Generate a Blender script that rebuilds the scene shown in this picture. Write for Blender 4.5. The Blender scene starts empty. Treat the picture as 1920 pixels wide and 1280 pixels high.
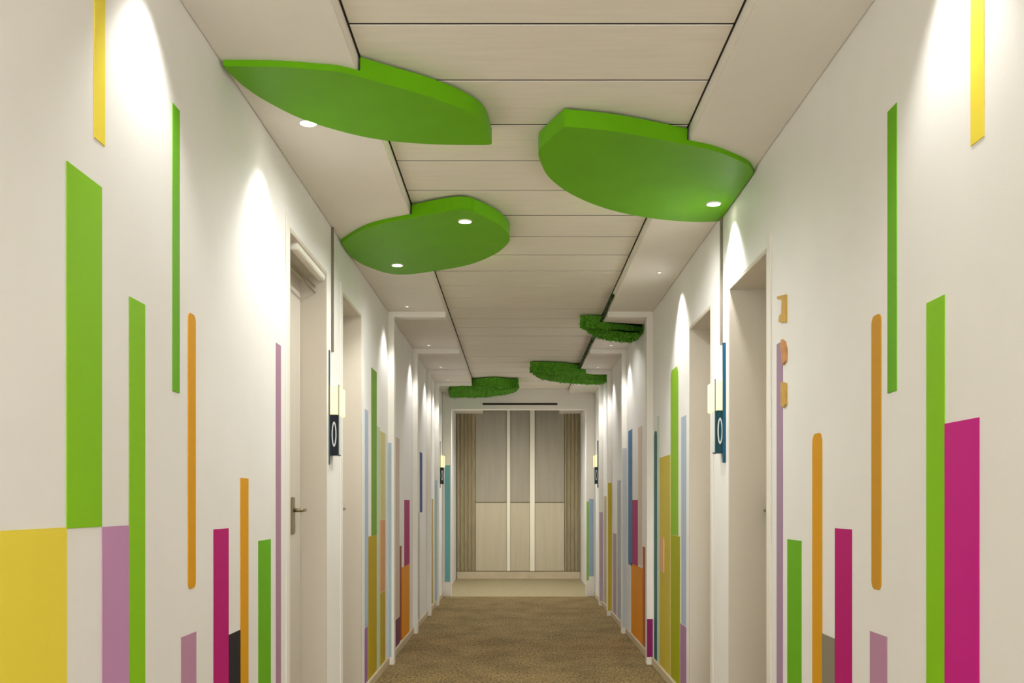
import bpy, bmesh, math, random
from mathutils import Vector
random.seed(4)
S = bpy.context.scene
COL = S.collection

# ------------------------------------------------------------------ survey of the place (metres)
F = 1900.0                       # focal length in pixels of a 1920 px wide frame
VX, VY = 968.0, 944.0            # vanishing point of the corridor
CH = 1.14                        # eye height
H = 1.36                         # side ceiling above the eye
ZC = CH + H                      # side ceiling height 2.50
REC = 0.05                       # central plank strip is recessed by this much
WL, WR = 0.91, 0.97              # corridor walls left / right of the eye
SL, SR = 0.3665 * H, 0.4756 * H  # edges of the plank strip
YE = F / 123.7                   # end wall
YP = F / 152.6                   # end portal
YB = -1.5                        # corridor end behind the viewer, left open to let in added world light
FRY = [F / 265.0, F / 214.0, F / 185.0, F / 168.0]   # shallow portal frames
PROJ = 0.045
EXPOSURE = 0.2

# ------------------------------------------------------------------ camera, world, view
cd = bpy.data.cameras.new('camera'); cam = bpy.data.objects.new('camera', cd); COL.objects.link(cam)
cam.location = (0, 0, CH); cam.rotation_euler = (math.pi / 2, 0, 0)
cd.sensor_width = 36; cd.lens = F * 36 / 1920
cd.shift_x = (960 - VX) / 1920; cd.shift_y = (VY - 640) / 1920
cd.clip_start = 0.02
S.camera = cam
w = bpy.data.worlds.new('world'); S.world = w; w.use_nodes = True
w.node_tree.nodes['Background'].inputs[0].default_value = (1.0, 0.985, 0.95, 1)
w.node_tree.nodes['Background'].inputs[1].default_value = 5.0  # even fill light, added through the open near end
S.view_settings.view_transform = 'Standard'; S.view_settings.look = 'None'
S.view_settings.exposure = EXPOSURE; S.view_settings.gamma = 1; S.view_settings.use_curve_mapping = False
WARM = (1.0, 0.98, 0.945)
WASH, DOWN = 18.0, 22.0

# ------------------------------------------------------------------ materials
def lin(c):
    return tuple((v / 255 / 12.92) if v / 255 <= 0.04045 else ((v / 255 + 0.055) / 1.055) ** 2.4 for v in c) + (1,)
def mat(name, rgb, rough=0.6, vary=0.05, scale=6.0, bump=0.0, bscale=200.0, spec=0.3, metal=0.0, stretch=(1, 1, 1)):
    m = bpy.data.materials.new(name); m.use_nodes = True
    nt = m.node_tree; b = nt.nodes['Principled BSDF']
    b.inputs['Roughness'].default_value = rough; b.inputs['Specular IOR Level'].default_value = spec
    b.inputs['Metallic'].default_value = metal
    tc = nt.nodes.new('ShaderNodeTexCoord'); mp = nt.nodes.new('ShaderNodeMapping')
    mp.inputs['Scale'].default_value = stretch
    nt.links.new(tc.outputs['Object'], mp.inputs['Vector'])
    n = nt.nodes.new('ShaderNodeTexNoise'); n.inputs['Scale'].default_value = scale; n.inputs['Detail'].default_value = 4
    nt.links.new(mp.outputs[0], n.inputs['Vector'])
    r = nt.nodes.new('ShaderNodeValToRGB'); c = lin(rgb)
    r.color_ramp.elements[0].position = 0.3; r.color_ramp.elements[1].position = 0.7
    r.color_ramp.elements[0].color = tuple(v * (1 - vary) for v in c[:3]) + (1,)
    r.color_ramp.elements[1].color = tuple(min(1, v * (1 + vary)) for v in c[:3]) + (1,)
    nt.links.new(n.outputs['Fac'], r.inputs[0]); nt.links.new(r.outputs[0], b.inputs['Base Color'])
    if bump:
        n2 = nt.nodes.new('ShaderNodeTexNoise'); n2.inputs['Scale'].default_value = bscale
        nt.links.new(mp.outputs[0], n2.inputs['Vector'])
        bp = nt.nodes.new('ShaderNodeBump'); bp.inputs['Strength'].default_value = bump; bp.inputs['Distance'].default_value = 0.004
        nt.links.new(n2.outputs['Fac'], bp.inputs['Height']); nt.links.new(bp.outputs[0], b.inputs['Normal'])
    return m
def emat(name, rgb, strength):
    m = mat(name, rgb, 0.4); b = m.node_tree.nodes['Principled BSDF']
    b.inputs['Emission Color'].default_value = lin(rgb); b.inputs['Emission Strength'].default_value = strength
    return m
M = dict(
    wall=mat('wall_paint', (240, 239, 236), 0.55, 0.02, 3, 0.06, 180, 0.3),
    ceil=mat('ceiling_paint', (236, 231, 222), 0.7, 0.02, 3, 0.04, 180, 0.2),
    plank=mat('plank_white', (236, 229, 216), 0.5, 0.035, 4, 0, 200, 0.3, 0, (1, 9, 1)),
    gap=mat('joint_shadow', (46, 40, 34), 0.9, 0.02),
    edge=mat('edge_trim', (120, 110, 95), 0.6, 0.05),
    trim=mat('frame_white', (238, 234, 226), 0.5, 0.015),
    base=mat('baseboard_cream', (205, 190, 160), 0.5, 0.06, 8),
    jamb=mat('jamb_laminate', (210, 202, 188), 0.5, 0.03, 5, 0, 100, 0.3, 0, (1, 1, 0.1)),
    door=mat('door_laminate', (208, 200, 188), 0.45, 0.04, 5, 0, 100, 0.4, 0, (1, 1, 0.12)),
    metal=mat('brushed_metal', (150, 140, 112), 0.35, 0.05, 40, 0, 200, 0.5, 0.8),
    lit_white=mat('lit_edge_white', (245, 242, 232), 0.3, 0.01),
    carpet=mat('carpet', (136, 118, 84), 0.95, 0.55, 75, 1.0, 200, 0.1, 0, (1.0, 0.3, 1)),
    floor2=mat('vestibule_floor', (168, 155, 120), 0.6, 0.08, 12, 0, 100, 0.3),
    green=mat('leaf_green', (103, 174, 12), 0.45, 0.05, 5, 0, 100, 0.12),
    moss=mat('mossy_green', (92, 156, 44), 0.9, 0.4, 60, 1.0, 90, 0.1),
    stem=mat('stem_green', (38, 62, 26), 0.8, 0.2, 30),
    ring=mat('fitting_ring', (235, 235, 225), 0.3, 0.01),
    lens=emat('lamp_lens', (255, 248, 230), 14),
    pin=emat('pinhole_lens', (255, 248, 230), 0.8),
    lit=emat('sign_lit', (250, 234, 176), 0.75),
    navy=mat('sign_navy', (22, 30, 44), 0.25, 0.1),
    tealdark=mat('sign_dark_teal', (22, 74, 84), 0.25, 0.1),
    tealplate=mat('sign_plate', (70, 96, 98), 0.2, 0.1),
    mark=mat('sign_mark', (225, 228, 225), 0.4, 0.01),
    gold=mat('gold_numeral', (205, 165, 80), 0.5, 0.1, 30),
    tan=mat('tan_numeral', (205, 150, 95), 0.5, 0.15, 30),
    endwall=mat('end_wall', (176, 166, 138), 0.6, 0.05, 4, 0, 100, 0.3, 0, (6, 1, 0.5)),
    pane=mat('satin_pane', (168, 160, 140), 0.35, 0.06, 4, 0, 100, 0.4, 0, (5, 1, 0.4)),
    panel=mat('pale_panel', (200, 190, 162), 0.45, 0.04, 4, 0, 100, 0.4, 0, (5, 1, 0.4)),
    ribbed=mat('ribbed_panel', (172, 160, 128), 0.5, 0.12, 6, 0, 100, 0.3, 0, (8, 1, 0.6)),
    mullion=mat('mullion_ivory', (250, 244, 222), 0.35, 0.01),
)
# carpet: worn patches and cross bands over the fine pile
nt = M['carpet'].node_tree; b = nt.nodes['Principled BSDF']; src = b.inputs['Base Color'].links[0].from_socket
tc = nt.nodes.new('ShaderNodeTexCoord'); mp = nt.nodes.new('ShaderNodeMapping'); mp.inputs['Scale'].default_value = (1.3, 0.9, 1)
nz = nt.nodes.new('ShaderNodeTexNoise'); nz.inputs['Scale'].default_value = 2.6; nz.inputs['Detail'].default_value = 5
rp = nt.nodes.new('ShaderNodeValToRGB'); rp.color_ramp.elements[0].position = 0.35; rp.color_ramp.elements[1].position = 0.65
rp.color_ramp.elements[0].color = (0.82, 0.80, 0.76, 1); rp.color_ramp.elements[1].color = (1.12, 1.1, 1.02, 1)
mx = nt.nodes.new('ShaderNodeMix'); mx.data_type = 'RGBA'; mx.blend_type = 'MULTIPLY'; mx.inputs['Factor'].default_value = 1
nt.links.new(tc.outputs['Object'], mp.inputs[0]); nt.links.new(mp.outputs[0], nz.inputs['Vector']); nt.links.new(nz.outputs['Fac'], rp.inputs[0])
nt.links.new(src, mx.inputs[6]); nt.links.new(rp.outputs[0], mx.inputs[7]); nt.links.new(mx.outputs[2], b.inputs['Base Color'])
STRIPE = {}
def smat(rgb):
    if rgb not in STRIPE:
        STRIPE[rgb] = mat('stripe_paint', rgb, 0.55, 0.03, 3, 0, 100, 0.15, 0, (1, 1, 0.3))
    return STRIPE[rgb]

# ------------------------------------------------------------------ mesh helpers
def box(bm, x0, x1, y0, y1, z0, z1):
    vs = [bm.verts.new(p) for p in ((x0, y0, z0), (x1, y0, z0), (x1, y1, z0), (x0, y1, z0),
                                    (x0, y0, z1), (x1, y0, z1), (x1, y1, z1), (x0, y1, z1))]
    for f in ((0, 3, 2, 1), (4, 5, 6, 7), (0, 1, 5, 4), (1, 2, 6, 5), (2, 3, 7, 6), (3, 0, 4, 7)):
        bm.faces.new([vs[i] for i in f])
def prism(bm, pts, a, b, axis='z'):
    """closed outline pts (2-D) extruded from a to b along axis"""
    def P(p, t):
        return {'z': (p[0], p[1], t), 'x': (t, p[0], p[1]), 'y': (p[0], t, p[1])}[axis]
    lo = [bm.verts.new(P(p, a)) for p in pts]; hi = [bm.verts.new(P(p, b)) for p in pts]
    n = len(pts)
    bm.faces.new(lo[::-1]); bm.faces.new(hi)
    for i in range(n):
        bm.faces.new((lo[i], lo[(i + 1) % n], hi[(i + 1) % n], hi[i]))
def lathe(bm, prof, c, n=28, axis='z'):
    """revolve (radius, height) profile around a vertical axis through c"""
    rings = []
    for r, h in prof:
        rings.append([bm.verts.new((c[0] + r * math.cos(2 * math.pi * i / n), c[1] + r * math.sin(2 * math.pi * i / n), c[2] + h)) for i in range(n)])
    for a, b in zip(rings, rings[1:]):
        for i in range(n):
            bm.faces.new((a[i], a[(i + 1) % n], b[(i + 1) % n], b[i]))
    bm.faces.new(rings[0]); bm.faces.new(rings[-1][::-1])
def tube(bm, p, q, r, n=10):
    p, q = Vector(p), Vector(q); d = (q - p).normalized()
    u = d.orthogonal().normalized(); v = d.cross(u)
    A = [bm.verts.new(p + r * (u * math.cos(2 * math.pi * i / n) + v * math.sin(2 * math.pi * i / n))) for i in range(n)]
    B = [bm.verts.new(q + r * (u * math.cos(2 * math.pi * i / n) + v * math.sin(2 * math.pi * i / n))) for i in range(n)]
    for i in range(n):
        bm.faces.new((A[i], A[(i + 1) % n], B[(i + 1) % n], B[i]))
    bm.faces.new(A[::-1]); bm.faces.new(B)
def obj(name, bm, m, parent=None, bevel=0.0, smooth=False, loc=None):
    bmesh.ops.recalc_face_normals(bm, faces=bm.faces)
    if bevel:
        bmesh.ops.bevel(bm, geom=list(bm.edges), offset=bevel, segments=2, affect='EDGES', clamp_overlap=True)
    if loc is not None:
        bmesh.ops.translate(bm, verts=bm.verts, vec=-Vector(loc))
    me = bpy.data.meshes.new(name); bm.to_mesh(me); bm.free()
    me.materials.append(m)
    if smooth:
        for p in me.polygons: p.use_smooth = True
    o = bpy.data.objects.new(name, me); COL.objects.link(o)
    if loc is not None: o.location = loc
    if parent is not None:
        o.parent = parent
    return o
def nb(): return bmesh.new()
def bx(name, m, d, parent=None, bevel=0.0):
    bm = nb(); box(bm, *d); return obj(name, bm, m, parent, bevel)
def empty(name, loc=(0, 0, 0)):
    o = bpy.data.objects.new(name, None); COL.objects.link(o); o.location = loc; o.empty_display_size = 0.1
    return o
def tag(o, label, cat, group=None):
    o['label'] = label; o['category'] = cat
    if group: o['group'] = group
    return o
def struct(o, label=None):
    o['kind'] = 'structure'
    if label: o['label'] = label
    return o
def attach(child, parent):
    """parent without moving: parents here are unrotated empties"""
    child.parent = parent; child.location = Vector(child.location) - parent.location
    return child

# depth of a point of the left / right wall from its column in the survey frame
def yl(px, W=WL): return F * W / (VX - px)
def yr(px, W=WR): return F * W / (px - VX)
def zz(py, Y): return CH + (VY - py) * Y / F
def ceil_pt(px, py, h):                       # a point of a horizontal plane h above the eye
    Y = F * h / (VY - py); return ((px - VX) * Y / F, Y)

# ------------------------------------------------------------------ room shell
DL = [(yl(541), yl(612)), (yl(641), yl(677))]       # door openings, left wall
DR = [(yr(1440), yr(1367)), (yr(1334), yr(1293))]   # right wall
DH = {-1: 2.25, 1: 2.13}
def wall(name, side, W, doors, label):
    bm = nb(); a, b = (side * W, side * (W + 0.3)); x0, x1 = min(a, b), max(a, b)
    y = YB - 0.2
    for p, q in doors:
        box(bm, x0, x1, y, p, 0, ZC + 0.12); box(bm, x0, x1, p, q, DH[side], ZC + 0.12); y = q
    box(bm, x0, x1, y, YE + 0.2, 0, ZC + 0.12)
    return struct(obj(name, bm, M['wall']), label)
wall('wall_left', -1, WL, DL, 'white painted corridor wall on the left with door openings')
wall('wall_right', 1, WR, DR, 'white painted corridor wall on the right with door openings')
struct(bx('wall_end', M['endwall'], (-WL, WR, YE, YE + 0.15, 0, ZC + 0.12)), 'beige wall closing the far end of the corridor')
struct(bx('floor', M['carpet'], (-WL - 0.3, WR + 0.3, YB - 0.2, YP, -0.1, 0)), 'brown textured carpet running down the corridor')
struct(bx('floor_vestibule', M['floor2'], (-WL - 0.3, WR + 0.3, YP, YE + 0.15, -0.1, 0.0)), 'paler beige floor beyond the end portal')

# ceiling: dark backing slab > two smooth soffits, planks in the recess
ceil = struct(bx('ceiling', M['gap'], (-WL, WR, YB, YE, ZC + REC + 0.03, ZC + 0.12)), 'corridor ceiling with recessed plank strip between smooth soffits')
ceil['kind'] = 'structure'
bx('soffit', M['ceil'], (-WL, -SL, YB, YE, ZC, ZC + REC + 0.03), ceil, 0.004)
bx('soffit', M['ceil'], (SR, WR, YB, YE, ZC, ZC + REC + 0.03), ceil, 0.004)
pitch = 0.000148 * F * (H + REC); y46 = F * (H + REC) / (VY - 46)
k0 = int(math.floor((y46 - YB) / pitch)); me0 = jm0 = None
for xa in (-SL + 0.0005, SR - 0.0065):
    bx('edge_shade_strip', M['gap'], (xa, xa + 0.006, YB, YP, ZC + REC + 0.002, ZC + REC + 0.03), ceil)  # dark strip filling the edge gap in place of its shade
k = -k0
while y46 + k * pitch < YP - 0.05:
    y0 = y46 + k * pitch; y1 = min(y0 + pitch, YP)
    if me0 is None:
        bm = nb(); g = 0.007
        box(bm, -SL + 0.007, SR - 0.007, g, pitch - g, 0, 0.02)
        pl = obj('ceiling_plank', bm, M['plank'], ceil, 0.0012); me0 = pl.data
    else:
        pl = bpy.data.objects.new('ceiling_plank', me0); COL.objects.link(pl); pl.parent = ceil
    pl.location = (0, y0, ZC + REC + random.uniform(0, 0.002))
    if jm0 is None:
        bm = nb(); box(bm, -SL + 0.007, SR - 0.007, -0.0062, 0.0062, 0, 0.02); jo = obj('joint_shade_strip', bm, M['gap'], ceil); jm0 = jo.data  # dark filler stands in for the shade inside the open joint
    else:
        jo = bpy.data.objects.new('joint_shade_strip', jm0); COL.objects.link(jo); jo.parent = ceil
    jo.location = (0, y0, ZC + REC + 0.0035)
    k += 1

# baseboards, broken at the doors
def baseboard(name, side, W, doors):
    bm = nb(); y = YB; X = side * W
    segs = []
    for p, q in doors: segs.append((y, p - 0.05)); y = q + 0.05
    segs.append((y, YP))
    for p, q in segs:
        a, b = X, X - side * 0.014
        box(bm, min(a, b), max(a, b), p, q, 0, 0.055)
    return struct(obj(name, bm, M['base'], None, 0.003))
baseboard('baseboard_left', -1, WL, DL); baseboard('baseboard_right', 1, WR, DR)

# shallow portal frames: an upright on each wall turning into a rib under the soffit
n = 0
for Yf in FRY:
    for side, W, E in ((-1, WL, SL), (1, WR, SR)):
        n += 1; bm = nb()
        o1, i1 = side * W, side * (W - PROJ)
        out = [(o1, 0.0), (i1, 0.0), (i1, ZC - 0.04), (side * E, ZC - 0.04), (side * E, ZC), (o1, ZC)]
        prism(bm, out, Yf, Yf + 0.09, 'y')
        struct(obj('trim_%d' % n, bm, M['trim'], None, 0.003), 'white upright and ceiling rib framing the corridor')
# portal before the vestibule
n += 1; bm = nb(); pw = 0.11; zt = CH + (VY - 767) / 152.6
prism(bm, [(-WL, 0), (-WL + pw, 0), (-WL + pw, zt), (WR - pw, zt), (WR - pw, 0), (WR, 0), (WR, ZC + 0.075), (-WL, ZC + 0.075)], YP, YP + 0.14, 'y')
po = struct(obj('trim_%d' % n, bm, M['trim'], None, 0.004), 'white portal frame before the end wall')
bx('slot', M['gap'], ((905 - VX) / 152.6, (1045 - VX) / 152.6, YP - 0.006, YP + 0.004, CH + (VY - 759) / 152.6, CH + (VY - 755.5) / 152.6), po)

# ------------------------------------------------------------------ doors
def door(name, side, W, p, q, label, lit_head=False, near_lock=True):
    root = struct(empty(name, (side * W, p, 0)), label)
    def put(o): o.parent = root; o.location = Vector(o.location) - root.location; return o
    rd = 0.12 if side < 0 else 0.2; X = lambda d: side * (W + d)   # d > 0 goes into the wall
    dh = DH[side]
    def bb(nm, m, d0, d1, y0, y1, z0, z1, bev=0.002):
        a, b = X(d0), X(d1); bm = nb(); box(bm, min(a, b), max(a, b), y0, y1, z0, z1)
        return put(obj(nm, bm, m, None, bev))
    bb('leaf', M['door'], rd, rd + 0.045, p + 0.022, q - 0.022, 0.008, dh - 0.022)
    for y0, y1 in ((p, p + 0.02), (q - 0.02, q)):
        bb('jamb', M['jamb'], -0.003, rd + 0.05, y0, y1, 0, dh)
    bb('head', M['jamb'], -0.003, rd + 0.05, p + 0.02, q - 0.02, dh - 0.02, dh)
    bb('architrave', M['trim'], -0.006, 0.0, p - 0.06, p - 0.0005, 0, dh + 0.04)
    ly = q - (0.2 if side < 0 else 0.09)
    bb('lock_plate', M['metal'], rd - 0.008, rd, ly - 0.03, ly + 0.03, 1.0, 1.17, 0.003)
    bm = nb(); tube(bm, (X(rd - 0.008), ly, 1.11), (X(rd - 0.045), ly, 1.11), 0.009)
    tube(bm, (X(rd - 0.04), ly - 0.008, 1.11), (X(rd - 0.04), ly + 0.1, 1.11), 0.008)
    put(obj('lever_handle', bm, M['metal'], None, 0, True))
    if lit_head:
        bb('lit_edge_bar', M['lit_white'], 0.0, 0.035, p + 0.18, q - 0.03, dh - 0.05, dh - 0.02, 0.004)  # white bar standing in for the brightly lit edge of the head
        for z in (0.075, 0.105):
            bm = nb(); tube(bm, (X(0.05), p + 0.15, dh - z), (X(0.05), q - 0.03, dh - z), 0.005)
            put(obj('head_shade_line', bm, M['metal']))  # thin tubes in place of the shadow lines under the head
    return root
door('door_1', -1, WL, *DL[0], 'recessed beige door on the left wall, the nearer one', True)
door('door_2', -1, WL, *DL[1], 'recessed beige door on the left wall, just beyond the lit sign')
door('door_3', 1, WR, *DR[0], 'recessed beige door on the right wall, the nearer one')
door('door_4', 1, WR, *DR[1], 'recessed beige door on the right wall, just beyond the lit sign')

# end screen: satin panes, ivory mullions, paler lower panels, ribbed sides
pxm = 123.7
def ex(px): return (px - VX) / pxm
def ez(py): return CH + (VY - py) / pxm
root = struct(empty('door_5', (0, YE, 0)), 'satin double door screen with ivory mullions closing the corridor end')
def epart(nm, m, px0, px1, py0, py1, d0, d1, bev=0.004):
    o = bx(nm, m, (ex(px0), ex(px1), YE - d1, YE - d0, ez(py1), ez(py0)), None, bev)
    o.parent = root; o.location = (0, -YE, 0); return o
for a, b in ((892, 950), (957, 993), (1003, 1058)):
    epart('pane', M['pane'], a, b, 762, 941, 0, 0.02)
    epart('panel', M['panel'], a, b, 943, 1070, 0, 0.03)
epart('mullion', M['mullion'], 950.5, 956.5, 762, 1070, 0, 0.06)
epart('mullion', M['mullion'], 993.5, 1002.5, 762, 1070, 0, 0.06)
epart('rail', M['panel'], 892, 1058, 745, 761, 0, 0.05)
epart('kick_rail', M['base'], 857, 1087, 1071, 1085, 0, 0.07)
for a, b in ((857, 891), (1059, 1087)):
    bm = nb(); N = 60; top = []; pts = []
    for i in range(N + 1):
        t = i / N; x = ex(a) + (ex(b) - ex(a)) * t
        pts.append((x, YE - 0.035 - 0.018 * math.sin(t * (b - a) * 0.9)))
    prism(bm, pts + [(ex(b), YE), (ex(a), YE)], ez(1070), ez(748), 'z')
    o = obj('ribbed_panel', bm, M['ribbed']); o.parent = root; o.location = (0, -YE, 0)

# ------------------------------------------------------------------ recessed lamps
def lamp(x, y, z, label, kind='wash', power=None, group='recessed ceiling spotlights', r=0.028):
    t = tag(empty('downlight', (x, y, z)), label, 'downlight', group)
    bm = nb(); lathe(bm, [(r, 0.0), (r, -0.004), (r + 0.001, -0.006), (r + 0.004, -0.006), (r + 0.006, -0.002), (r + 0.006, 0.0)], (0, 0, 0))
    o = obj('trim_ring', bm, M['ring'], t, 0, False)
    bm = nb(); lathe(bm, [(r - 0.001, 0.0), (r - 0.001, -0.006), (r * 0.6, -0.0085), (0.004, -0.0095)], (0, 0, 0))
    obj('lens', bm, M['lens' if r > 0.02 else 'pin'], t)
    ld = bpy.data.lights.new('spot', 'SPOT'); ld.color = WARM; ld.shadow_soft_size = 0.03
    if kind == 'wash': ld.spot_size = math.radians(98); ld.spot_blend = 0.7; ld.energy = power or WASH
    else: ld.spot_size = math.radians(170); ld.spot_blend = 0.6; ld.energy = power or DOWN
    lo = bpy.data.objects.new('lamp_light', ld); COL.objects.link(lo); lo.parent = t; lo.location = (0, 0, -0.03)
    return t
HB = H - 0.02                                    # leaf underside above the eye
ZL = CH + HB
p = ceil_pt(578, 229, H);  lamp(p[0], p[1], ZC, 'small glowing spotlight half hidden at the lower edge of the long left leaf')
p = ceil_pt(1338, 381, HB); lamp(p[0], p[1], ZL, 'glowing spotlight set in the large right green leaf', 'wash', WASH * 1.7)
p = ceil_pt(745, 496, HB); lamp(p[0], p[1], ZL, 'glowing spotlight near the tip of the round left leaf')
p = ceil_pt(872, 414, HB); lamp(p[0], p[1], ZL, 'glowing spotlight near the blunt end of the round left leaf', 'down')
for px, side in ((268, -1), (1800, 1), (1278, 1)):
    Y = yl(px) if side < 0 else yr(px)
    lamp(side * ((WL if side < 0 else WR) - 0.13), Y, ZC, 'tiny pinhole spotlight in the soffit over the %s' % ('near left wall', 'near right wall', 'wall past the farther right door')[(268, 1800, 1278).index(px)], 'wash', WASH * (1.7 if px == 1278 else 0.95), r=0.011)
for i, Yf in enumerate(FRY):
    for side, W in ((-1, WL), (1, WR)):
        if i == 0 and side > 0: continue
        lamp(side * (W - 0.16), Yf - 0.2, ZC, 'tiny pinhole spotlight in the %s soffit before the %s white frame' % (('left', 'right')[side > 0], ('first', 'second', 'third', 'last')[i]), 'wash', WASH * 0.8, r=0.011)
lamp(0, YP + 0.9, ZC + 0.03, 'added fill lamp in the ceiling, out of sight behind the end portal', 'down', DOWN * 3.2)  # unseen fill lamp added to brighten the far end
# fill lamps added for ambient light, unseen in the plank strip beyond each leaf
for px, py, nm in ((830, 270, 'long left leaf'), (1150, 393, 'large right leaf'), (880, 495, 'rounded left leaf'), (1112, 629, 'nearest small leaf'), (1030, 714, 'middle small leaf'), (925, 742, 'farthest small leaf')):
    x, y = ceil_pt(px, py, HB)
    lamp(x, y + 0.07, ZC + REC + 0.001, 'added fill lamp in the planks, out of sight just beyond the ' + nm, 'down', DOWN)
# ------------------------------------------------------------------ green ceiling leaves
def smooth_loop(pts, n=6):
    """Catmull-Rom through (x, y, sharp) points"""
    out = []; N = len(pts)
    for i in range(N):
        p0, p1, p2, p3 = (pts[(i + j) % N] for j in (-1, 0, 1, 2))
        P0 = p1 if p1[2] else p0; P3 = p2 if p2[2] else p3
        for k in range(n):
            t = k / n
            c = []
            for a in (0, 1):
                c.append(0.5 * (2 * p1[a] + (p2[a] - P0[a]) * t + (2 * P0[a] - 5 * p1[a] + 4 * p2[a] - P3[a]) * t * t + (3 * p1[a] - P0[a] - 3 * p2[a] + P3[a]) * t ** 3))
            out.append(tuple(c))
    return out
def clip(poly, X, keep_greater):
    res = []
    for i in range(len(poly)):
        a, b = poly[i], poly[(i + 1) % len(poly)]
        ia = (a[0] > X) == keep_greater; ib = (b[0] > X) == keep_greater
        if ia: res.append(a)
        if ia != ib:
            t = (X - a[0]) / (b[0] - a[0]); res.append((X, a[1] + (b[1] - a[1]) * t))
    return res
def leaf(near, far, label, m, jitter=0.0, nm='ceiling_leaf'):
    """near: outline points read on the soffit plane, far: points read on the leaf underside"""
    HB = H - (0.055 if jitter else 0.02); ZL = CH + HB      # the mossy leaves hang below the ribs
    P = [ceil_pt(q[0], q[1], H + (REC - 0.008 if len(q) > 3 else 0)) + (q[2],) for q in near] + [ceil_pt(x, y, HB) + (s,) for x, y, s in far]
    P = [(max(-WL + 0.006, min(WR - 0.006, x)), y, s) for x, y, s in P]
    L = smooth_loop(P)
    if jitter:
        L = [(max(-WL + .006, min(WR - .006, x + random.uniform(-jitter, jitter))), y + random.uniform(-jitter, jitter)) for x, y in L]
    cx = sum(p[0] for p in L) / len(L); cy = sum(p[1] for p in L) / len(L)
    t = tag(empty(nm, (cx, cy, ZL)), label, 'ceiling leaf', 'green leaf panels under the ceiling')
    bm = nb(); prism(bm, L, ZL, ZC - 0.0005, 'z')
    if not jitter:
        bm.edges.ensure_lookup_table()
        bmesh.ops.bevel(bm, geom=[e for e in bm.edges if all(abs(v.co.z - ZL) < 1e-5 for v in e.verts)], offset=0.004, segments=2, affect='EDGES', clamp_overlap=True)
    o = obj('leaf_panel', bm, m, t, 0, False, (cx, cy, ZL)); o.location = (0, 0, 0)
    top = clip(clip(L, -SL + 0.008, True), SR - 0.008, False)
    if len(top) > 2:
        bm = nb(); prism(bm, top, ZC - 0.0005, ZC + REC - 0.008, 'z')
        o = obj('upper_layer', bm, m, t, 0, False, (cx, cy, ZL)); o.location = (0, 0, 0)
    if jitter:                                     # loose tufts along the rim
        bm = nb()
        for i in range(1600):
            j = random.randrange(len(L)); a, b = L[j], L[(j + 1) % len(L)]; u = random.random()
            v = random.random() ** 0.5 if random.random() < 0.55 else 1.0
            x = (cx + (a[0] + (b[0] - a[0]) * u - cx) * v); y = (cy + (a[1] + (b[1] - a[1]) * u - cy) * v)
            z = ZL if v < 1 else random.uniform(ZL, ZC - 0.012)
            d = Vector((random.uniform(-1, 1), random.uniform(-1, 1), random.uniform(-1.2, 0.2 if v == 1 else -0.4))).normalized() * random.uniform(0.012, 0.03)
            s = Vector((random.uniform(-1, 1), random.uniform(-1, 1), 0)).normalized() * 0.005
            p0 = Vector((x, y, z))
            q = p0 + d; q.x = max(-WL + .004, min(WR - .004, q.x)); q.z = min(q.z, ZC - 0.002)
            bm.faces.new([bm.verts.new(p0 - s), bm.verts.new(p0 + s), bm.verts.new(q)])
        o = obj('tufts', bm, m, t, 0, False, (cx, cy, ZL)); o.location = (0, 0, 0); o['kind'] = 'stuff'
    return t
leaf([(418, 112, 1), (520, 113, 0), (600, 119, 0), (648, 125, 0), (740, 126, 0, 1), (810, 147, 0, 1), (870, 172, 0, 1), (908, 200, 0, 1)],
     [(922, 272, 1), (800, 270, 0), (690, 258, 0), (580, 228, 0), (505, 193, 0), (455, 160, 0)],
     'long green leaf panel with a blunt end, nearest on the left', M['green'])
leaf([(1010, 252, 0, 1), (1026, 233, 0, 1), (1058, 204, 1, 1), (1160, 215, 0, 1), (1290, 241, 0, 1), (1345, 275, 0)],
     [(1400, 308, 0), (1423, 325, 1), (1385, 386, 0), (1358, 415, 1), (1300, 416, 0), (1220, 409, 0), (1140, 392, 0), (1075, 366, 0), (1032, 335, 0), (1014, 305, 0)],
     'large green leaf panel pointing at the right wall', M['green'])
leaf([(770, 384, 0, 1), (862, 368, 0, 1), (908, 381, 0, 1), (944, 403, 0, 1), (956, 424, 0, 1)],
     [(947, 462, 0), (925, 478, 0), (880, 496, 0), (815, 508, 0), (745, 515, 0), (695, 502, 0), (662, 484, 0), (640, 455, 1), (690, 427, 0)],
     'rounded green leaf panel with two spotlights in it, pointing left', M['green'])
leaf([(1088, 601, 1), (1130, 603, 0), (1170, 608, 0), (1204, 612, 1)],
     [(1205, 622, 0), (1197, 636, 0), (1178, 641, 0), (1140, 637, 0), (1112, 629, 0), (1098, 616, 0)],
     'small mossy green leaf panel by the right wall, nearest of the far three', M['moss'], 0.006)
leaf([(995, 686, 1), (1030, 686, 0), (1090, 691, 0), (1140, 700, 1)],
     [(1141, 712, 0), (1128, 720, 0), (1095, 720, 0), (1045, 716, 0), (1010, 708, 0), (998, 699, 0)],
     'small mossy green leaf panel in the middle of the far three', M['moss'], 0.006)
leaf([(888, 717, 0), (925, 714, 0), (958, 717, 0)],
     [(972, 726, 0), (962, 736, 0), (930, 742, 0), (885, 746, 0), (846, 746, 1), (842, 735, 0), (860, 726, 0)],
     'small mossy green leaf panel on the left, farthest down the ceiling', M['moss'], 0.006)
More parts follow.
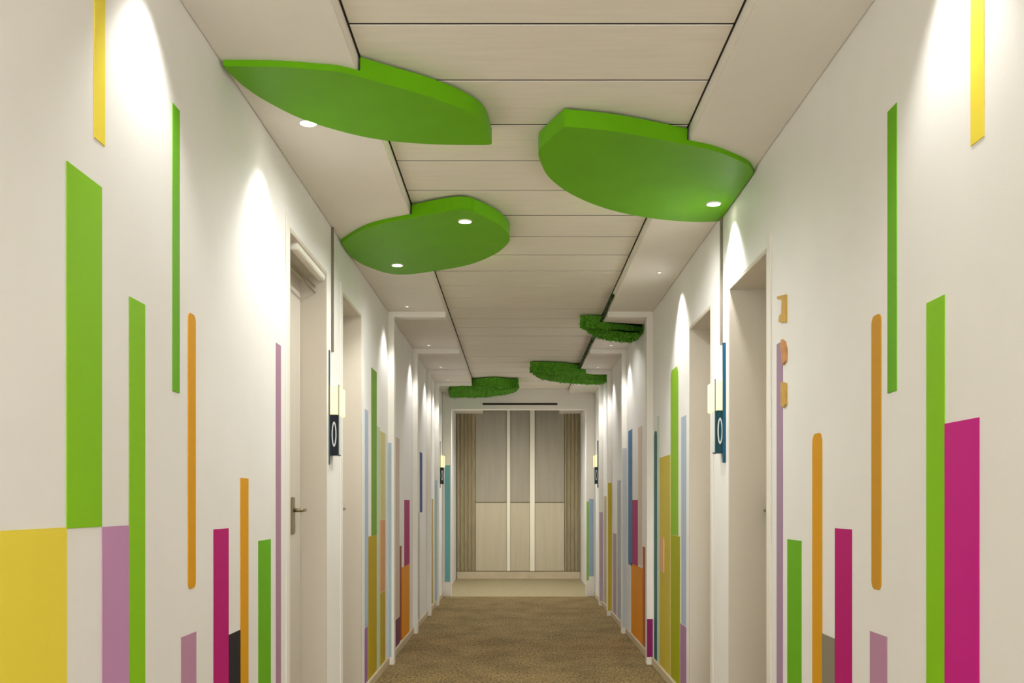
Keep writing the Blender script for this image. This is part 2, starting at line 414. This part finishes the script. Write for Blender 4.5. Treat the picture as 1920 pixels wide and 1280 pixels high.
# dark stem along the right edge of the plank strip
ya, yb = F * H / (VY - 556), F * H / (VY - 715)
bm = nb(); N = 26; pr = None
for i in range(N):
    a, b = ya + (yb - ya) * i / N, ya + (yb - ya) * (i + 1) / N
    wv = lambda t: (SR - 0.014 + 0.004 * math.sin(t * 7), t, ZC + 0.004 + 0.004 * math.sin(t * 5))
    tube(bm, wv(a), wv(b), 0.011 + 0.004 * i / N, 8)
tag(obj('stem', bm, M['stem'], None, 0, True), 'thin dark green stem along the right ceiling edge joining the small leaves', 'stem')

# ------------------------------------------------------------------ lit room signs
def sign(side, W, Y, label, dark, plate, s=1.0, rod=True):
    t = tag(empty('room_sign', (side * W, Y, 1.33)), label, 'sign', 'lit room signs beside the doors')
    def b(nm, m, d0, d1, y0, y1, z0, z1, bev=0.002, par=None):
        x0, x1 = -side * d0, -side * d1; bm = nb()
        box(bm, min(x0, x1), max(x0, x1), y0, y1, z0 - 1.33, z1 - 1.33); return obj(nm, bm, m, par or t, bev)
    L = 0.2
    b('back_plate', plate, 0, 0.006 if side < 0 else 0.014, -0.014, -0.002, 1.33, 1.885, 0.001)
    b('lit_box', M['lit'], 0.0, 0.045, 0, L, 1.575, 1.715, 0.004)
    b('number_box', dark, 0.0, 0.042, 0.003, 0.1, 1.375, 1.573, 0.003)
    b('divider', plate, 0.0451, 0.048, -0.002, 0.006, 1.37, 1.718, 0.0005)
    b('side_cover', M['mark'], 0.0421, 0.047, 0.012, 0.09, 1.38, 1.57, 0.001)
    # number: an upright oval on the face turned to the viewer
    bm = nb(); n = 20; a = []; c = []
    for i in range(n):
        th = 2 * math.pi * i / n
        for lst, rx, rz in ((a, 0.012, 0.062), (c, 0.0065, 0.05)):
            lst.append([bm.verts.new((-side * 0.024 + rx * math.cos(th), yy, 1.478 + rz * math.sin(th) - 1.33)) for yy in (0.004, 0.001)])
    for i in range(n):
        j = (i + 1) % n
        bm.faces.new((a[i][1], a[j][1], c[j][1], c[i][1])); bm.faces.new((a[i][0], a[j][0], a[j][1], a[i][1])); bm.faces.new((c[i][0], c[i][1], c[j][1], c[j][0]))
    obj('number_mark', bm, M['mark'], t)
    if rod:
        bm = nb(); tube(bm, (-side * 0.007, 0.06, 0.555), (-side * 0.007, 0.06, ZC - 1.33 - 0.001), 0.006, 8)
        obj('hanging_rod', bm, M['edge'], t)
sign(-1, WL, yl(617), 'lit cream sign with navy number box between the left doors', M['navy'], M['tealplate'])
sign(1, WR, yr(1360), 'lit cream sign with dark teal number box between the right doors', M['tealdark'], smat((38, 88, 118)))
sign(-1, WL, yl(825), 'tiny lit sign far down the left wall before the portal', M['navy'], M['tealplate'], rod=False)
sign(1, WR, yr(1122), 'tiny lit sign far down the right wall before the portal', M['navy'], M['tealplate'], rod=False)

# gold and tan number marks on the right wall beside the nearer door
Y = yr(1469); t = tag(empty('room_number', (WR, Y, 1.6)), 'gold and tan number marks on the right wall above the thin mauve stripe', 'number')
def mk(nm, pts, m):
    q = [(yr(x) - Y, zz(y, yr(x)) - 1.6) for x, y in pts]
    bm = nb(); prism(bm, q, -0.009, -0.0002, 'x'); obj(nm, bm, m, t)
mk('numeral', [(1461, 556), (1468, 554), (1476, 552), (1476, 604), (1464, 604), (1465, 592), (1469, 588), (1470, 562), (1462, 561)], M['gold'])
mk('numeral', [(1469, 636), (1474, 640), (1477, 655), (1476, 676), (1471, 684), (1469, 664), (1467, 648)], M['tan'])
mk('numeral', [(1468, 716), (1476, 718), (1476, 757), (1472, 764), (1468, 758)], M['gold'])

# ------------------------------------------------------------------ coloured wall stripes
TH = 0.002
def stripe(side, x0, x1, y0, y1, rgb, label, rnd=0, th=TH):
    """upright band of colour on a side wall: columns x0..x1, rows y0..y1 (None = ceiling / baseboard)"""
    fy = yl if side < 0 else yr; W = WL if side < 0 else WR
    a, b = sorted((fy(x0), fy(x1))); mid = fy((x0 + x1) / 2)
    zt = ZC - 0.002 if y0 is None else zz(y0, mid)
    zb = 0.057 if y1 is None else max(0.057, zz(y1, mid))
    pts = []
    r = min(b - a, 0.2) * 0.3
    for cy, cz, a0, on in ((b - r, zt - r, 0, rnd & 1), (a + r, zt - r, 90, rnd & 1), (a + r, zb + r, 180, rnd & 2), (b - r, zb + r, 270, rnd & 2)):
        if on:
            for k in range(6):
                th_ = math.radians(a0 + 18 * k); pts.append((cy + r * math.cos(th_) - mid, cz + r * math.sin(th_) - zb))
        else:
            pts.append(((b if a0 in (0, 270) else a) - mid, (zt if a0 < 100 else zb) - zb))
    bm = nb(); prism(bm, pts, 0.0, -side * th, 'x')
    o = obj('wall_stripe', bm, smat(rgb), None, 0.0006); o.location = (side * W, mid, zb)
    return tag(o, label, 'wall stripe', 'coloured stripes on the %s wall' % ('left' if side < 0 else 'right'))
def fstripe(fi, x0, x1, y0, y1, rgb, label):
    """band of colour on the front of a frame upright"""
    Y = FRY[fi] if fi < 4 else YP; s = Y / F; X0, X1 = (x0 - VX) * s, (x1 - VX) * s
    left = X0 < 0
    lim = (-WL + 0.0145, -WL + (PROJ if fi < 4 else pw)) if left else (WR - (PROJ if fi < 4 else pw), WR - 0.0145)
    X0, X1 = max(X0, lim[0] - 0.0105), min(X1, lim[1] + (0.0105 if not left else 0))
    zt = zz(y0, Y); zb = 0.057 if y1 is None else zz(y1, Y); c = (X0 + X1) / 2
    bm = nb(); box(bm, X0 - c, X1 - c, -0.003, 0, 0, zt - zb)
    o = obj('wall_stripe', bm, smat(rgb), None, 0.0008); o.location = (c, Y, zb)
    return tag(o, label, 'wall stripe', 'coloured stripes on the %s wall' % ('left' if left else 'right'))
GRN = (138, 202, 20); GRN2 = (106, 178, 22); YEL = (242, 222, 74); ORA = (222, 160, 20); MAG = (188, 14, 118)
MAU = (190, 142, 172); LAV = (198, 146, 190); BLK = (38, 36, 44); GRY = (142, 134, 116); MAGB = (206, 30, 142)
L, R = -1, 1
stripe(L, 176, 196, None, 266, YEL, 'short yellow stripe hanging from the ceiling on the left wall')
stripe(L, 124, 190, 326, 989, GRN, 'broadest green stripe, high on the left wall above the white gap')
stripe(L, -170, 124, 996, None, YEL, 'wide yellow block low at the near end of the left wall')
stripe(L, 190.5, 241, 986, None, LAV, 'lilac stripe low on the left wall between the broad and the tall green stripes')
stripe(L, 241.5, 271, 563, None, GRN, 'tall green stripe reaching the floor on the left wall beside the lilac one')
stripe(L, 323, 336, 200, 735, GRN2, 'thin green stripe floating high on the left wall')
stripe(L, 352, 366, 588, 1103, ORA, 'thin orange stripe floating at mid height on the left wall', 3)
stripe(L, 339, 367, 1189, None, MAU, 'short mauve stripe under the floating orange one on the left wall')
stripe(L, 400, 428, 991, None, MAG, 'magenta stripe beside the black patch on the left wall')
stripe(L, 428.4, 450, 1185, None, BLK, 'small black patch between magenta and orange on the left wall')
stripe(L, 450.4, 465, 896, None, ORA, 'orange stripe reaching the floor on the left wall')
stripe(L, 484, 507, 1012, None, GRN2, 'green stripe low on the left wall nearest the door')
stripe(L, 517, 526, 645, None, (172, 132, 156), 'very thin mauve stripe beside the nearer left door')
stripe(R, 1821, 1846, None, 265, YEL, 'short yellow stripe hanging from the ceiling on the right wall')
stripe(R, 1772.4, 1837, 788, None, MAGB, 'broadest magenta stripe on the right wall')
stripe(R, 1738, 1772, 560, None, GRN, 'tall green stripe beside the broad magenta one on the right wall')
stripe(R, 1665, 1682, 201, 735, GRN2, 'thin green stripe floating high on the right wall')
stripe(R, 1635, 1653, 590, 1105, (206, 152, 40), 'thin ochre stripe floating at mid height on the right wall', 3)
stripe(R, 1632, 1664, 1188, None, MAU, 'short mauve stripe under the floating ochre one on the right wall')
stripe(R, 1566.4, 1598, 991, None, MAG, 'magenta stripe beside the grey patch on the right wall')
stripe(R, 1542.4, 1566, 1192, None, GRY, 'small grey patch between orange and magenta on the right wall')
stripe(R, 1524, 1542, 812, None, ORA, 'orange stripe reaching the floor on the right wall', 1)
stripe(R, 1477, 1503, 1012, None, GRN2, 'green stripe low on the right wall nearest the door')
stripe(R, 1457, 1468, 642, None, (168, 140, 168), 'thin mauve stripe beside the nearer right door')
# far left wall
PBL = (176, 190, 208); 
stripe(L, 683.5, 690, 768, 1175, PBL, 'pale blue stripe just past the farther left door')
stripe(L, 683.5, 689, 1176, None, (160, 112, 168), 'purple stripe at the floor just past the farther left door')
stripe(L, 696, 706, 693, 1003, (112, 156, 44), 'tall green stripe past the farther left door')
stripe(L, 690, 706, 1004, None, (184, 158, 20), 'olive yellow stripe below the tall green one on the left')
stripe(L, 706.4, 712, 800, None, (196, 214, 186), 'pale mint stripe next to the olive yellow one on the left')
stripe(L, 712.5, 722, 810, 974, (206, 200, 140), 'pale yellow stripe above the peach patch on the left')
stripe(L, 712.5, 722, 975, 1108, (216, 160, 110), 'peach patch above the mustard stripe on the left')
stripe(L, 712.5, 722, 1109, None, (190, 164, 44), 'mustard stripe before the first white frame on the left')
fstripe(0, 727, 734, 830, None, (168, 188, 200), 'pale blue band on the first left frame upright')
stripe(L, 739, 749, 1160, None, (116, 62, 98), 'dark purple patch at the floor past the first left frame')
stripe(L, 749.4, 752.5, 1023, 1200, (150, 70, 50), 'very thin rust line past the first left frame')
stripe(L, 752.8, 767.6, 1060, None, (232, 150, 4), 'bright orange stripe before the second left frame')
stripe(L, 758, 767.6, 937, 1059, (172, 16, 110), 'magenta stripe standing on the bright orange one on the left')
stripe(L, 739, 748.6, 820, 1159, (214, 196, 186), 'pale pinkish stripe above the dark purple patch on the left')
stripe(L, 779, 786, 960, None, (150, 158, 170), 'grey blue stripe past the second left frame')
stripe(L, 787, 791.5, 848, 960, (58, 78, 140), 'short dark blue stripe past the second left frame')
stripe(L, 804, 812, 935, None, (186, 166, 92), 'khaki stripe past the third left frame')
fstripe(3, 814, 820, 900, None, (184, 204, 212), 'pale blue band on the last left frame upright')
fstripe(4, 834, 844, 872, 1090, (116, 180, 184), 'teal band on the left upright of the end portal')
# far right wall
stripe(R, 1278, 1287, 780, 1171, PBL, 'pale blue stripe just past the farther right door')
stripe(R, 1276, 1287, 1172, None, (170, 128, 170), 'lilac stripe at the floor just past the farther right door')
stripe(R, 1258, 1272, 690, 1003, (140, 190, 40), 'tall lime green stripe past the farther right door', 1)
stripe(R, 1258, 1275, 1004, None, (164, 170, 10), 'olive lime stripe low past the farther right door')
stripe(R, 1237, 1257, 855, None, (204, 186, 64), 'mustard stripe before the first white frame on the right')
stripe(R, 1240, 1246, 1008, 1072, (224, 176, 130), 'small peach patch over the mustard stripe on the right', 0, 0.008)
stripe(R, 1227, 1232, 808, None, (44, 110, 110), 'thin dark teal stripe beside the first right frame', 1)
fstripe(0, 1213, 1226, 1160, None, (140, 36, 100), 'plum band low on the first right frame upright')
stripe(R, 1205.5, 1210, 1025, None, (176, 100, 74), 'thin rust stripe past the first right frame')
stripe(R, 1184, 1205, 1060, None, (234, 150, 4), 'bright orange stripe between the right frames')
stripe(R, 1186, 1196, 937, 1059, (176, 16, 112), 'magenta stripe standing on the bright orange one on the right')
stripe(R, 1178.5, 1185.6, 806, 1059, (70, 126, 176), 'blue stripe just before the second right frame')
stripe(R, 1197, 1204, 800, 1059, (222, 202, 186), 'pale peach stripe above the bright orange one on the right')
stripe(R, 1232.6, 1236.6, 780, None, (204, 218, 202), 'thin pale mint stripe beside the dark teal one on the right')
fstripe(1, 1167, 1176, 840, None, (192, 198, 204), 'pale grey band on the second right frame upright')
stripe(R, 1158, 1165, 900, None, (176, 184, 194), 'pale grey blue stripe past the second right frame')
stripe(R, 1150, 1156, 1000, None, (178, 160, 172), 'pale mauve stripe before the third right frame')
fstripe(2, 1140, 1147, 905, None, (200, 180, 60), 'yellow band on the third right frame upright')
stripe(R, 1133, 1137, 930, None, (190, 174, 130), 'tan stripe past the third right frame')
fstripe(3, 1124, 1130, 960, None, (188, 168, 190), 'pale lilac band on the last right frame upright')
fstripe(4, 1100, 1104, 940, 1088, (140, 196, 90), 'green edge band on the right upright of the end portal')
fstripe(4, 1104.4, 1113, 935, 1080, (160, 180, 208), 'pale blue band on the right upright of the end portal')
